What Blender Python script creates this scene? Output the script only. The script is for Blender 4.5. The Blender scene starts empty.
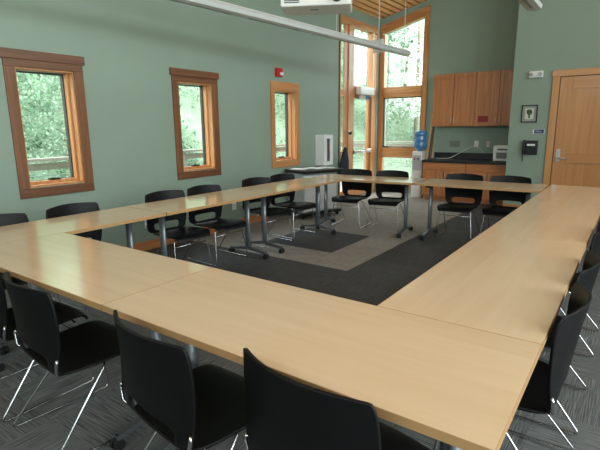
import bpy, bmesh, math, random
from mathutils import Vector, Matrix
random.seed(7)
C = bpy.context.scene.collection
S = bpy.context.scene
PI = math.pi

# ------------------------------------------------------------------ helpers
def new_bm(): return bmesh.new()

def box(bm, x0, x1, y0, y1, z0, z1, M=None, mi=0, bev=0):
    r = bmesh.ops.create_cube(bm, size=1.0)
    vs = r['verts']
    for v in vs:
        v.co = Vector(((x0+x1)/2 + v.co.x*(x1-x0), (y0+y1)/2 + v.co.y*(y1-y0), (z0+z1)/2 + v.co.z*(z1-z0)))
    fs = list({f for v in vs for f in v.link_faces})
    for f in fs: f.material_index = mi
    if bev > 0:
        es = list({e for v in vs for e in v.link_edges})
        rr = bmesh.ops.bevel(bm, geom=es, offset=bev, segments=2, affect='EDGES', profile=0.6)
        vs = list({v for f in rr['faces'] for v in f.verts} | {v for v in vs if v.is_valid})
        for f in {f for v in vs for f in v.link_faces}: f.material_index = mi
    if M is not None:
        for v in vs: v.co = M @ v.co
    return vs

def tube(bm, pts, r, n=8, cap=True, mi=0, closed=False):
    pts = [Vector(p) for p in pts]
    rings = []
    prev = None
    for i, p in enumerate(pts):
        if i == 0: d = pts[1]-p
        elif i == len(pts)-1: d = p-pts[i-1]
        else: d = (pts[i+1]-p).normalized() + (p-pts[i-1]).normalized()
        d.normalize()
        if prev is None:
            a = Vector((0, 0, 1)) if abs(d.z) < .9 else Vector((1, 0, 0))
            u = d.cross(a).normalized()
        else:
            u = (prev - d*prev.dot(d)).normalized()
        prev = u
        w = d.cross(u)
        rr = r[i] if isinstance(r, (list, tuple)) else r
        rings.append([bm.verts.new(p + (u*math.cos(2*PI*k/n) + w*math.sin(2*PI*k/n))*rr) for k in range(n)])
    for a, b in zip(rings, rings[1:]):
        for k in range(n):
            f = bm.faces.new((a[k], a[(k+1) % n], b[(k+1) % n], b[k])); f.smooth = True; f.material_index = mi
    if cap:
        f = bm.faces.new(rings[0][::-1]); f.material_index = mi
        f = bm.faces.new(rings[-1]); f.material_index = mi

def rounded(pts, rad=.03, n=4):
    pts = [Vector(p) for p in pts]
    out = [pts[0]]
    for i in range(1, len(pts)-1):
        a, b, c = pts[i-1], pts[i], pts[i+1]
        r = min(rad, (a-b).length*.45, (c-b).length*.45)
        p, q = b+(a-b).normalized()*r, b+(c-b).normalized()*r
        for k in range(n+1):
            t = k/n
            out.append(p*(1-t)**2 + b*2*t*(1-t) + q*t*t)
    out.append(pts[-1])
    return out

def cyl(bm, a, b, r, n=16, mi=0):
    tube(bm, [a, b], r, n, True, mi)

def prism(bm, poly, z0, z1, M=None, mi=0):
    lo = [bm.verts.new((x, y, z0)) for x, y in poly]
    hi = [bm.verts.new((x, y, z1)) for x, y in poly]
    n = len(poly)
    fs = [bm.faces.new(lo[::-1]), bm.faces.new(hi)]
    for k in range(n): fs.append(bm.faces.new((lo[k], lo[(k+1) % n], hi[(k+1) % n], hi[k])))
    for f in fs: f.material_index = mi
    if M is not None:
        for v in lo+hi: v.co = M @ v.co

def obj(name, bm, mats, parent=None, label=None, kind=None):
    me = bpy.data.meshes.new(name)
    bmesh.ops.recalc_face_normals(bm, faces=bm.faces[:])
    bm.to_mesh(me); bm.free()
    if not isinstance(mats, (list, tuple)): mats = [mats]
    for m in mats: me.materials.append(m)
    o = bpy.data.objects.new(name, me)
    C.objects.link(o)
    if parent: o.parent = parent
    if label: o['label'] = label
    if kind: o['kind'] = kind
    return o

def ob_box(name, mat, parent, *a, **k):
    lab = k.pop('label', None)
    bm = new_bm(); box(bm, *a, **k)
    return obj(name, bm, mat, parent, lab)

def tag(o, label, cat, group=None, kind=None):
    o['label'] = label; o['category'] = cat
    if group: o['group'] = group
    if kind: o['kind'] = kind
    return o

def thing(name, label, cat, loc=(0, 0, 0), rz=0, group=None):
    o = bpy.data.objects.new(name, None); C.objects.link(o)
    o.empty_display_size = .1
    o.location = loc; o.rotation_euler = (0, 0, rz)
    return tag(o, label, cat, group)

def structure(name, loc=(0, 0, 0)):
    o = bpy.data.objects.new(name, None); C.objects.link(o)
    o.location = loc; o['kind'] = 'structure'
    return o

def struct(name, bm, m, label=None):
    return obj(name, bm, m, None, label, 'structure')

def dup(root, loc, rz, label, group):
    r = root.copy(); C.objects.link(r)
    r.location = loc; r.rotation_euler = (0, 0, rz)
    r['label'] = label
    if group: r['group'] = group
    for ch in list(root.children):
        c = ch.copy(); C.objects.link(c); c.parent = r
        for g in list(ch.children):
            d = g.copy(); C.objects.link(d); d.parent = c
    return r

# ------------------------------------------------------------------ materials
class NT:
    def __init__(s, name):
        s.m = bpy.data.materials.new(name); s.m.use_nodes = True
        s.t = s.m.node_tree; s.t.nodes.clear()
        s.out = s.t.nodes.new('ShaderNodeOutputMaterial')
    def n(s, typ, **k):
        nd = s.t.nodes.new(typ)
        ins = k.pop('ins', {})
        for a, v in k.items(): setattr(nd, a, v)
        for a, v in ins.items(): s.put(nd.inputs[a], v)
        return nd
    def put(s, inp, v):
        if isinstance(v, bpy.types.NodeSocket): s.t.links.new(v, inp)
        else: inp.default_value = v
    def math(s, op, a, b=0.0, c=None):
        nd = s.t.nodes.new('ShaderNodeMath'); nd.operation = op
        s.put(nd.inputs[0], a); s.put(nd.inputs[1], b)
        if c is not None: s.put(nd.inputs[2], c)
        return nd.outputs[0]
    def mix(s, f, a, b):
        nd = s.t.nodes.new('ShaderNodeMix'); nd.data_type = 'RGBA'
        s.put(nd.inputs[0], f); s.put(nd.inputs[6], a); s.put(nd.inputs[7], b)
        return nd.outputs[2]

def rgb(c): return (c[0], c[1], c[2], 1)

def plain(name, col, rough=.5, metal=0, spec=.5, noise=0, nscale=20, bump=0, bscale=200, coat=0):
    t = NT(name)
    b = t.n('ShaderNodeBsdfPrincipled', ins={'Base Color': rgb(col), 'Roughness': rough, 'Metallic': metal, 'Specular IOR Level': spec, 'Coat Weight': coat})
    if noise or bump:
        tc = t.n('ShaderNodeTexCoord').outputs['Object']
    nz = t.n('ShaderNodeTexNoise', ins={'Scale': nscale, 'Detail': 3.0})
    if noise or bump: t.put(nz.inputs['Vector'], tc)
    if noise:
        c2 = tuple(x*(1-noise) for x in col)
        t.put(b.inputs['Base Color'], t.mix(nz.outputs['Fac'], rgb(c2), rgb(tuple(min(1, x*(1+noise)) for x in col))))
    if bump:
        nb = t.n('ShaderNodeTexNoise', ins={'Scale': bscale, 'Detail': 2.0, 'Vector': tc})
        bp = t.n('ShaderNodeBump', ins={'Strength': bump, 'Distance': .002, 'Height': nb.outputs['Fac']})
        t.put(b.inputs['Normal'], bp.outputs[0])
    t.t.links.new(b.outputs[0], t.out.inputs[0])
    return t.m

def wood(name, c1, c2, c3, axis='Z', rough=.4, scale=1.0, coat=.0, contrast=1.0, spec=.5):
    """long streaky grain running along the given axis"""
    t = NT(name)
    tc = t.n('ShaderNodeTexCoord').outputs['Object']
    sc = {'X': (1.2, 22, 22), 'Y': (22, 1.2, 22), 'Z': (22, 22, 1.2)}[axis]
    mp = t.n('ShaderNodeMapping', ins={'Vector': tc, 'Scale': tuple(v*scale for v in sc)})
    oi = t.n('ShaderNodeObjectInfo')
    va = t.n('ShaderNodeVectorMath', operation='ADD', ins={0: mp.outputs[0], 1: oi.outputs['Location']})
    n1 = t.n('ShaderNodeTexNoise', ins={'Vector': va.outputs[0], 'Scale': 1.0, 'Detail': 5.0, 'Roughness': .6, 'Distortion': .6})
    mp2 = t.n('ShaderNodeMapping', ins={'Vector': va.outputs[0], 'Scale': (.25, .25, .4)})
    n2 = t.n('ShaderNodeTexNoise', ins={'Vector': mp2.outputs[0], 'Scale': 1.0, 'Detail': 2.0})
    cr = t.n('ShaderNodeValToRGB')
    e = cr.color_ramp.elements
    e[0].position = .5-.22/contrast; e[0].color = rgb(c1)
    e[1].position = .5+.22/contrast; e[1].color = rgb(c3)
    m_ = cr.color_ramp.elements.new(.5); m_.color = rgb(c2)
    t.put(cr.inputs[0], n1.outputs['Fac'])
    f = t.math('MULTIPLY', n2.outputs['Fac'], .55)
    col = t.mix(f, cr.outputs[0], rgb(c2))
    b = t.n('ShaderNodeBsdfPrincipled', ins={'Base Color': col, 'Roughness': rough, 'Coat Weight': coat, 'Coat Roughness': .12, 'Specular IOR Level': spec})
    bp = t.n('ShaderNodeBump', ins={'Strength': .08, 'Distance': .001, 'Height': n1.outputs['Fac']})
    t.put(b.inputs['Normal'], bp.outputs[0])
    t.t.links.new(b.outputs[0], t.out.inputs[0])
    return t.m

def srgb(r, g, b):
    f = lambda c: (c/255/12.92 if c/255 <= .04045 else ((c/255+.055)/1.055)**2.4)
    return (f(r), f(g), f(b))

M = {}
M['wall'] = plain('sage_wall_paint', srgb(140, 158, 144), .55, spec=.35, noise=.03, nscale=3, bump=.15, bscale=260)
M['trim'] = wood('fir_trim', srgb(156, 100, 56), srgb(192, 132, 80), srgb(216, 162, 108), 'Z', .42, coat=.15)
M['trim_y'] = wood('fir_trim_horizontal', srgb(156, 100, 56), srgb(192, 132, 80), srgb(216, 162, 108), 'Y', .42, coat=.15)
M['trim_x'] = wood('fir_trim_across', srgb(156, 100, 56), srgb(192, 132, 80), srgb(216, 162, 108), 'X', .42, coat=.15)
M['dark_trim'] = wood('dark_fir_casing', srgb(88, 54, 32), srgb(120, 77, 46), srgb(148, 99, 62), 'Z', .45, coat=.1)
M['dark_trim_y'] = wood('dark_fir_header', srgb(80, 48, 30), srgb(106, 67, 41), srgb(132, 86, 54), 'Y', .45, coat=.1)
M['base'] = wood('fir_baseboard', srgb(165, 100, 58), srgb(196, 130, 80), srgb(215, 155, 105), 'Y', .45)
M['slat'] = wood('cedar_ceiling_slats', srgb(212, 146, 88), srgb(236, 176, 116), srgb(245, 198, 142), 'Y', .5)
M['slat_back'] = plain('slat_gap_backing', srgb(45, 32, 24), .9)
M['cab'] = wood('cabinet_cherry', srgb(156, 96, 56), srgb(186, 120, 74), srgb(204, 142, 92), 'Z', .38, coat=.2)
M['cab_x'] = wood('cabinet_cherry_drawer', srgb(156, 96, 56), srgb(186, 120, 74), srgb(204, 142, 92), 'X', .38, coat=.2)
M['door'] = wood('oak_door', srgb(170, 114, 64), srgb(190, 134, 80), srgb(204, 150, 96), 'Z', .4, scale=.7, coat=.15)
M['door_case'] = wood('oak_door_casing', srgb(174, 118, 68), srgb(196, 142, 88), srgb(210, 158, 104), 'Z', .42)
M['door_x'] = wood('oak_door_rail', srgb(170, 114, 64), srgb(190, 134, 80), srgb(204, 150, 96), 'X', .4, scale=.7, coat=.15)
M['laminate'] = wood('maple_laminate', srgb(208, 178, 143), srgb(217, 189, 155), srgb(224, 198, 166), 'X', .15, scale=.7, contrast=.7, spec=.9)
M['laminate_y'] = wood('maple_laminate_lengthwise', srgb(208, 178, 143), srgb(217, 189, 155), srgb(224, 198, 166), 'Y', .15, scale=.7, contrast=.7, spec=.9)
M['edge'] = plain('maple_edge_band', srgb(176, 138, 94), .45, noise=.06, nscale=60)
M['leg'] = plain('silver_grey_powder_coat', srgb(128, 133, 138), .38, .55)
M['foot'] = plain('dark_silver_casting', srgb(100, 104, 108), .4, .5)
M['black'] = plain('black_plastic', srgb(24, 25, 27), .42, spec=.4)
M['rubber'] = plain('black_rubber', srgb(18, 18, 18), .7)
M['shell'] = plain('black_polypropylene', srgb(11, 12, 14), .5, spec=.25, bump=.25, bscale=600)
M['chrome'] = plain('bright_chrome', (.56, .57, .59), .2, 1)
M['steel'] = plain('satin_steel', (.55, .55, .56), .32, 1)
M['white'] = plain('white_painted_metal', srgb(225, 228, 228), .4)
M['white_pl'] = plain('white_plastic', srgb(230, 231, 228), .35)
M['grey_light'] = plain('pendant_grey_enamel', srgb(205, 210, 210), .4)
M['red'] = plain('alarm_red', srgb(190, 30, 30), .35)
M['counter'] = plain('black_laminate_counter', srgb(32, 34, 37), .35, noise=.3, nscale=90)
M['gasket'] = plain('dark_window_gasket', srgb(40, 36, 33), .5)
M['cart'] = plain('grey_cart_panels', srgb(198, 204, 206), .5)
M['navy'] = plain('navy_cloth', srgb(38, 42, 60), .9, noise=.4, nscale=40, bump=.5, bscale=60)
M['paper'] = plain('white_paper', srgb(225, 228, 228), .7)
M['bluewater'] = plain('blue_water_bottle', srgb(70, 130, 180), .15, spec=.6, coat=.6)
M['stick'] = wood('bamboo_and_oak_poles', srgb(160, 125, 75), srgb(196, 164, 112), srgb(220, 195, 150), 'Z', .5)
M['stick_dk'] = wood('dark_brown_poles', srgb(72, 52, 36), srgb(98, 72, 50), srgb(120, 92, 66), 'Z', .6)
M['maroon'] = plain('maroon_notice', srgb(140, 28, 38), .5)
M['blue'] = plain('navy_sign', srgb(32, 52, 110), .35)
M['mat'] = plain('grey_picture_mat', srgb(150, 156, 150), .8)
M['art'] = plain('dark_green_print', srgb(70, 82, 62), .7, noise=.3, nscale=80)
M['art_pap'] = plain('cream_print_paper', srgb(205, 205, 190), .7)
M['orange'] = plain('orange_pouch', srgb(225, 95, 50), .5)
M['bark'] = plain('tree_bark', srgb(140, 128, 112), .9, noise=.35, nscale=12, bump=.6, bscale=30)
M['deck'] = wood('weathered_deck_wood', srgb(120, 112, 104), srgb(142, 134, 124), srgb(160, 152, 142), 'Y', .8)
M['soil'] = plain('hillside_soil', srgb(112, 130, 108), .95, noise=.35, nscale=3)
M['glow'] = plain('exit_face', srgb(228, 232, 228), .4)
M['green'] = plain('exit_green', srgb(40, 150, 90), .4)

def leafmat(name, a, b):
    t = NT(name)
    oi = t.n('ShaderNodeTexCoord').outputs['Object']
    nz = t.n('ShaderNodeTexNoise', ins={'Vector': oi, 'Scale': 2.2, 'Detail': 3.0})
    cr = t.n('ShaderNodeValToRGB'); cr.color_ramp.elements[0].position = .35; cr.color_ramp.elements[1].position = .65
    cr.color_ramp.elements[0].color = rgb(a); cr.color_ramp.elements[1].color = rgb(b)
    t.put(cr.inputs[0], nz.outputs['Fac'])
    d = t.n('ShaderNodeBsdfDiffuse', ins={'Color': cr.outputs[0]})
    tr = t.n('ShaderNodeBsdfTranslucent', ins={'Color': cr.outputs[0]})
    mx = t.n('ShaderNodeMixShader', ins={0: .45})
    t.t.links.new(d.outputs[0], mx.inputs[1]); t.t.links.new(tr.outputs[0], mx.inputs[2])
    t.t.links.new(mx.outputs[0], t.out.inputs[0])
    return t.m
M['leaf1'] = leafmat('maple_leaves', srgb(98, 132, 102), srgb(172, 192, 168))
M['leaf2'] = leafmat('shrub_leaves', srgb(72, 108, 80), srgb(156, 180, 156))
M['leaf3'] = leafmat('glare_whitened_leaves', srgb(205, 214, 205), srgb(240, 242, 238))  # overexposed daylight and haze are put into this near-white leaf colour

def glassmat():
    t = NT('window_glass')
    tr = t.n('ShaderNodeBsdfTransparent', ins={'Color': (.94, .97, .96, 1)})
    gl = t.n('ShaderNodeBsdfGlossy', ins={'Color': (1, 1, 1, 1), 'Roughness': .02})
    ge = t.n('ShaderNodeNewGeometry')
    dt = t.n('ShaderNodeVectorMath', operation='DOT_PRODUCT', ins={0: ge.outputs['Incoming'], 1: ge.outputs['Normal']})
    c = t.math('SUBTRACT', 1.0, t.math('ABSOLUTE', dt.outputs['Value']))
    fr = t.math('ADD', t.math('MULTIPLY', t.math('POWER', c, 5.0), .96), .04)
    mx = t.n('ShaderNodeMixShader', ins={0: fr})
    t.t.links.new(tr.outputs[0], mx.inputs[1]); t.t.links.new(gl.outputs[0], mx.inputs[2])
    t.t.links.new(mx.outputs[0], t.out.inputs[0])
    return t.m
M['glass'] = glassmat()

def carpetmat():
    t = NT('carpet_tiles')
    tc = t.n('ShaderNodeTexCoord').outputs['Object']
    sp = t.n('ShaderNodeSeparateXYZ', ins={0: tc})
    X, Y = sp.outputs[0], sp.outputs[1]
    T = .5
    tx = t.math('DIVIDE', t.math('SUBTRACT', X, -2.265), T)
    ty = t.math('DIVIDE', t.math('SUBTRACT', Y, 3.97), T)
    ix, iy = t.math('FLOOR', tx), t.math('FLOOR', ty)
    par = t.math('FLOORED_MODULO', t.math('ADD', ix, iy), 2.0)
    # streaks: noise stretched along x or along y, chosen by tile parity
    def streak(sx, sy, s2):
        cb = t.n('ShaderNodeCombineXYZ', ins={0: t.math('ADD', t.math('MULTIPLY', X, sx), t.math('MULTIPLY', ix, 7.3)), 1: t.math('ADD', t.math('MULTIPLY', Y, sy), t.math('MULTIPLY', iy, 5.1)), 2: 0.0})
        return t.n('ShaderNodeTexNoise', ins={'Vector': cb.outputs[0], 'Scale': s2, 'Detail': 3.0, 'Roughness': .65}).outputs['Fac']
    sa = streak(5, 170, 1.0); sb = streak(170, 5, 1.0)
    nz = t.n('ShaderNodeMix'); nz.data_type = 'FLOAT'
    t.put(nz.inputs[0], par); t.put(nz.inputs[2], sa); t.put(nz.inputs[3], sb)
    st = nz.outputs[0]
    def between(v, a, b): return t.math('MULTIPLY', t.math('GREATER_THAN', v, a), t.math('LESS_THAN', v, b))
    outer = t.math('MULTIPLY', between(X, -5.0, -2.265), between(Y, 3.97, 9.8))
    inner = t.math('MULTIPLY', between(X, -3.765, -2.765), between(Y, 4.47, 5.47))
    band = t.math('SUBTRACT', outer, inner)
    cr = t.n('ShaderNodeValToRGB'); e = cr.color_ramp.elements
    e[0].position = .36; e[0].color = rgb(srgb(62, 64, 65)); e[1].position = .72; e[1].color = rgb(srgb(134, 137, 138))
    t.put(cr.inputs[0], st)
    cb = t.n('ShaderNodeValToRGB'); e = cb.color_ramp.elements
    e[0].position = .3; e[0].color = rgb(srgb(102, 98, 94)); e[1].position = .72; e[1].color = rgb(srgb(170, 164, 157))
    t.put(cb.inputs[0], st)
    cd = t.n('ShaderNodeValToRGB'); e = cd.color_ramp.elements
    e[0].position = .36; e[0].color = rgb(srgb(46, 47, 49)); e[1].position = .75; e[1].color = rgb(srgb(90, 91, 93))
    t.put(cd.inputs[0], st)
    # dark tiles beside the light border
    dk = t.math('MULTIPLY', between(X, -5.0, -1.265), t.math('GREATER_THAN', Y, 2.97))
    base = t.mix(dk, cr.outputs[0], cd.outputs[0])
    # random tone per tile
    wn = t.n('ShaderNodeTexWhiteNoise', noise_dimensions='2D')
    cc = t.n('ShaderNodeCombineXYZ', ins={0: ix, 1: iy, 2: 0.0}); t.put(wn.inputs['Vector'], cc.outputs[0])
    tone = t.math('ADD', t.math('MULTIPLY', wn.outputs['Value'], .22), .89)
    col = t.mix(band, base, cb.outputs[0])
    hsv = t.n('ShaderNodeHueSaturation', ins={'Color': col, 'Value': tone})
    b = t.n('ShaderNodeBsdfPrincipled', ins={'Base Color': hsv.outputs[0], 'Roughness': .75, 'Specular IOR Level': .35})
    bp = t.n('ShaderNodeBump', ins={'Strength': .35, 'Distance': .003, 'Height': st})
    t.put(b.inputs['Normal'], bp.outputs[0])
    t.t.links.new(b.outputs[0], t.out.inputs[0])
    return t.m
M['carpet'] = carpetmat()

# ------------------------------------------------------------------ room shell
XL, XR, YB, YN, YF = -4.7, 3.4, 9.55, -2.3, 8.5      # window wall, right wall, far wall, near wall, door wall
WT = .22
XC = -1.77                                            # corner of the door wall
def zc(x): return 3.655 + .22*(x-XL)

def wall_with_holes(name, axis, plane, thick, a0, a1, z0, ztop, holes, mat):
    """vertical wall; ztop(a) gives its height; holes = (a0,a1,z0,z1 or function)"""
    bm = new_bm()
    cuts = sorted({a0, a1} | {h[0] for h in holes} | {h[1] for h in holes})
    for u, v in zip(cuts, cuts[1:]):
        hs = sorted([h for h in holes if h[0] <= u+1e-6 and h[1] >= v-1e-6], key=lambda h: h[2])
        lo = (z0, z0)
        segs = []
        for h in hs:
            segs.append((lo, (h[2], h[2])))
            lo = (h[3](u), h[3](v)) if callable(h[3]) else (h[3], h[3])
        segs.append((lo, (ztop(u), ztop(v))))
        for (l0, l1), (t0, t1) in segs:
            if t0-l0 < 1e-4 and t1-l1 < 1e-4: continue
            P = []
            for off in (0, thick):
                for (aa, zz) in ((u, l0), (v, l1), (v, t1), (u, t0)):
                    P.append(bm.verts.new((plane+off, aa, zz) if axis == 'x' else (aa, plane+off, zz)))
            for q in ((0, 1, 2, 3), (7, 6, 5, 4), (0, 4, 5, 1), (1, 5, 6, 2), (2, 6, 7, 3), (3, 7, 4, 0)):
                bm.faces.new([P[k] for k in q])
    return struct(name, bm, mat)

# floor
bm = new_bm(); box(bm, XL-.3, XR+.3, YN-.3, YB+.3, -.08, 0)
struct('floor', bm, M['carpet'])

# ceiling: sloped deck with cedar slats running along the room
bm = new_bm()
def slopebox(bm, x0, x1, y0, y1, dz0, dz1, mi):
    P = [bm.verts.new((x, y, zc(x)+d)) for d in (dz0, dz1) for (x, y) in ((x0, y0), (x1, y0), (x1, y1), (x0, y1))]
    for q in ((3, 2, 1, 0), (4, 5, 6, 7), (0, 1, 5, 4), (1, 2, 6, 5), (2, 3, 7, 6), (3, 0, 4, 7)):
        f = bm.faces.new([P[k] for k in q]); f.material_index = mi
slopebox(bm, XL-.3, XR+.3, YN-.3, YB+.3, .03, .2, 1)
x = XL-.02
while x < XR:
    slopebox(bm, x, x+.088, YN, YB, -.012, .0295, 0); x += .13
struct('ceiling', bm, [M['slat'], M['slat_back']])

# windows in the left wall: (y0,y1 of casing outside, header overhang?)
WIN = [(2.0, 2.745, True), (3.885, 4.645, True), (5.785, 6.54, False)]
ZS, ZH = .80, 2.08
CW = .09
holes = [(a+CW, b-CW, ZS+CW+.005, ZH-.065) for a, b, _ in WIN]
G0, G1 = 7.87, 9.44                                   # glazed entry bay
zhd = 3.38
hl = holes + [(G0, G1, 0.0, 3.40)]
wall_with_holes('wall_left', 'x', XL, -WT, YN-.3, YB+.3, 0, lambda a: zc(XL)+.1, hl, M['wall'])
# far wall with the tall raked window
FX0, FX1 = -4.60, -3.62
def rake(x): return 3.36 + .262*(x+4.66)
wall_with_holes('wall_far', 'y', YB, WT, XL-.3, XC+.3, 0, lambda a: zc(a)+.1,
                [(-4.62, -3.70, .12, lambda a: rake(a))], M['wall'])
# door wall standing forward of the kitchenette
wall_with_holes('wall_door', 'y', YF, YB-YF+.3, XC, XR+.3, 0, lambda a: zc(a)+.1, [], M['wall'])
# right and near walls (behind the camera) with unseen windows added for daylight
RW = [(-1.7, .9), (1.3, 3.7)]
ADDED_CL = [(-1.9, .5), (.8, 3.2), (3.5, 5.9), (6.1, 8.2)]      # unseen clerestories under the high roof side, added to brighten the room
wall_with_holes('wall_right', 'x', XR, WT, YN-.3, YF+.1, 0, lambda a: zc(XR)+.1, [(a, b, .45, 3.3) for a, b in RW]+[(a, b, 3.65, 5.2) for a, b in ADDED_CL], M['wall'])
ADDED_NW = [(-4.2, -2.3), (-1.9, 0.0), (.4, 2.3)]  # unseen high windows, added to throw more light into the room
wall_with_holes('wall_near', 'y', YN, -WT, XL-.3, XR+.3, 0, lambda a: zc(a)+.1, [(a, b, 2.35, 3.55) for a, b in ADDED_NW], M['wall'])

# baseboards
bm = new_bm(); box(bm, XL, XL+.018, YN, G0-.03, 0, .11, bev=.003); struct('baseboard_left', bm, M['base'])
bm = new_bm(); box(bm, XC+.0, -1.29, YF-.018, YF, 0, .11, bev=.003); struct('baseboard_far', bm, M['trim_x'])
bm = new_bm(); box(bm, -.0, XR, YF-.018, YF, 0, .11, bev=.003); struct('baseboard_door_wall', bm, M['trim_x'])

# ------------------------------------------------------------------ left windows
def small_window(idx, a, b, head):
    r = structure('window_%d' % idx)
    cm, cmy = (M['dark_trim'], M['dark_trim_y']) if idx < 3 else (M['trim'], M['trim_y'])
    t = .022
    o0, o1, oz0, oz1 = a+CW, b-CW, ZS+CW+.005, ZH-.065
    bm = new_bm()
    box(bm, XL, XL+t, a, o0+.004, ZS+CW+.0005, ZH-.0705, bev=.003)
    box(bm, XL, XL+t, o1-.004, b, ZS+CW+.0005, ZH-.0705, bev=.003)
    obj('side_casing', bm, cm, r)
    bm = new_bm(); box(bm, XL, XL+t, a, b, ZS, ZS+CW, bev=.003); obj('sill_casing', bm, cmy, r)
    bm = new_bm()
    if head: box(bm, XL, XL+t+.012, a-.022, b+.022, ZH-.002, ZH+.082, bev=.003); box(bm, XL, XL+t, a, b, ZH-.07, ZH-.002, bev=.002)
    else: box(bm, XL, XL+t, a, b, ZH-.07, ZH+.065, bev=.003)
    obj('head_casing', bm, cmy, r)
    # jamb liner
    bm = new_bm(); D = .15; k = .018
    box(bm, XL-D, XL+.002, o0, o0+k, oz0, oz1); box(bm, XL-D, XL+.002, o1-k, o1, oz0, oz1)
    box(bm, XL-D, XL+.002, o0+k, o1-k, oz0, oz0+k); box(bm, XL-D, XL+.002, o0+k, o1-k, oz1-k, oz1)
    # inner stop step
    box(bm, XL-D, XL-.075, o1-k-.02, o1-k, oz0+k, oz1-k); box(bm, XL-D, XL-.075, o0+k, o0+k+.02, oz0+k, oz1-k)
    box(bm, XL-D, XL-.075, o0+k+.02, o1-k-.02, oz0+k, oz0+k+.03)
    obj('jamb_liner', bm, M['trim'], r)
    # sash
    s0, s1, z0, z1 = o0+k+.003, o1-k-.003, oz0+k+.02, oz1-k-.003
    bm = new_bm(); X0, X1 = XL-.185, XL-.135; w = .014
    box(bm, X0, X1, s0, s0+w, z0, z1); box(bm, X0, X1, s1-w-.012, s1, z0, z1)
    box(bm, X0, X1, s0+w, s1-w-.012, z0, z0+w); box(bm, X0, X1, s0+w, s1-w-.012, z1-w, z1)
    obj('sash', bm, M['gasket'], r)
    bm = new_bm(); box(bm, XL-.163, XL-.157, s0+w, s1-w, z0+w, z1-w); obj('window_glass', bm, M['glass'], r)
    bm = new_bm(); ym = (s0+s1)/2+.02
    box(bm, XL-.135, XL-.085, ym-.05, ym+.05, oz0+k+.03, oz0+k+.05, bev=.004)
    tube(bm, [(XL-.09, ym-.03, oz0+k+.05), (XL-.075, ym+.03, oz0+k+.045), (XL-.07, ym+.05, oz0+k+.035)], .006)
    obj('crank_handle', bm, M['black'], r)
for i, (a, b, h) in enumerate(WIN): small_window(i+1, a, b, h)

# ------------------------------------------------------------------ glazed entry bay (left wall)
XG = XL-.06
trimlist = structure('trim_1')
bm = new_bm()
box(bm, XL-.11, XL+.015, G0, G1, 3.33, 3.46, bev=.004)
obj('head_beam', bm, M['trim_y'], trimlist)
bm = new_bm()
for (a, b, x1, x0) in ((G0, G0+.035, .015, .11), (8.05, 8.20, -.006, .03), (8.20, 8.40, .012, .075), (9.20, 9.26, .012, .11), (9.26, G1, -.01, .11)):
    box(bm, XL-x0, XL+x1, a, b, 0, 3.33, bev=.004)
obj('post', bm, M['trim'], trimlist)
bm = new_bm(); box(bm, XL, XL+.010, G0-.022, G0-.002, .0, 3.47); struct('dark_edge_strip', bm, M['gasket'])  # thin dark strip along the wall edge beside the glazing
r = structure('window_4')                              # narrow sidelight
bm = new_bm(); box(bm, XL-.09, XL-.005, G0+.035, 8.05, 0, .16); box(bm, XL-.09, XL-.005, G0+.035, 8.05, .84, .96); box(bm, XL-.09, XL-.005, G0+.035, 8.05, 2.02, 2.14)
obj('rail', bm, M['trim_y'], r)
bm = new_bm(); 
for z0, z1 in ((.16, .84), (.96, 2.02), (2.14, 3.33)): box(bm, XL-.018, XL-.012, G0+.035, 8.05, z0, z1)
obj('window_glass', bm, M['glass'], r)
r = structure('window_5')                              # transom above the glass door
bm = new_bm(); box(bm, XL-.1, XL, 8.40, 9.20, 2.13, 2.24); obj('rail', bm, M['trim_y'], r)
bm = new_bm(); box(bm, XG-.003, XG+.003, 8.40, 9.20, 2.24, 3.33); obj('window_glass', bm, M['glass'], r)
r = structure('door_1')                                # glass door
bm = new_bm()
box(bm, XL-.08, XL-.03, 8.405, 8.50, .01, 2.12, bev=.003); box(bm, XL-.08, XL-.03, 9.09, 9.195, .01, 2.12, bev=.003)
box(bm, XL-.08, XL-.03, 8.50, 9.09, .01, .26, bev=.003); box(bm, XL-.08, XL-.03, 8.50, 9.09, 2.0, 2.12, bev=.003)
obj('door_frame', bm, M['trim'], r)
bm = new_bm(); box(bm, XG-.003, XG+.003, 8.50, 9.09, .26, 2.0); obj('door_glass', bm, M['glass'], r)
bm = new_bm(); cyl(bm, (XL+.03, 8.44, .93), (XL+.03, 9.15, .93), .018); box(bm, XL-.03, XL+.04, 8.42, 8.49, .89, .97, bev=.006); box(bm, XL-.03, XL+.04, 9.10, 9.17, .89, .97, bev=.006)
obj('push_bar', bm, M['steel'], r)
# operator box above the door
t = thing('door_operator', 'white box-shaped door operator mounted across the head of the glass door', 'door operator', (XL, 8.80, 2.05))
ob_box('operator_housing', M['white_pl'], t, .0, .12, -.28, .30, .02, .17, bev=.012)
bm = new_bm(); box(bm, .0, .05, -.22, .04, -.07, .02, bev=.005); tube(bm, [(.05, .1, .02), (.10, .25, -.01), (.02, .36, -.02)], .01)
obj('operator_arm', bm, M['steel'], t)
ob_box('access_plate', M['bluewater'], t, -.01, .05, .06, .22, -.07, .015, bev=.004, label='pale blue plate below the housing')
# knob plate on post
t = thing('door_keypad', 'small steel and black knob plate on the wood post left of the glass door', 'lock', (XL+.012, 8.23, 1.31))
ob_box('plate', M['steel'], t, 0, .012, -.03, .03, -.05, .05, bev=.003)
bm = new_bm(); cyl(bm, (.012, .0, 0), (.06, .0, 0), .028); obj('knob', bm, M['black'], t)

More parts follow.
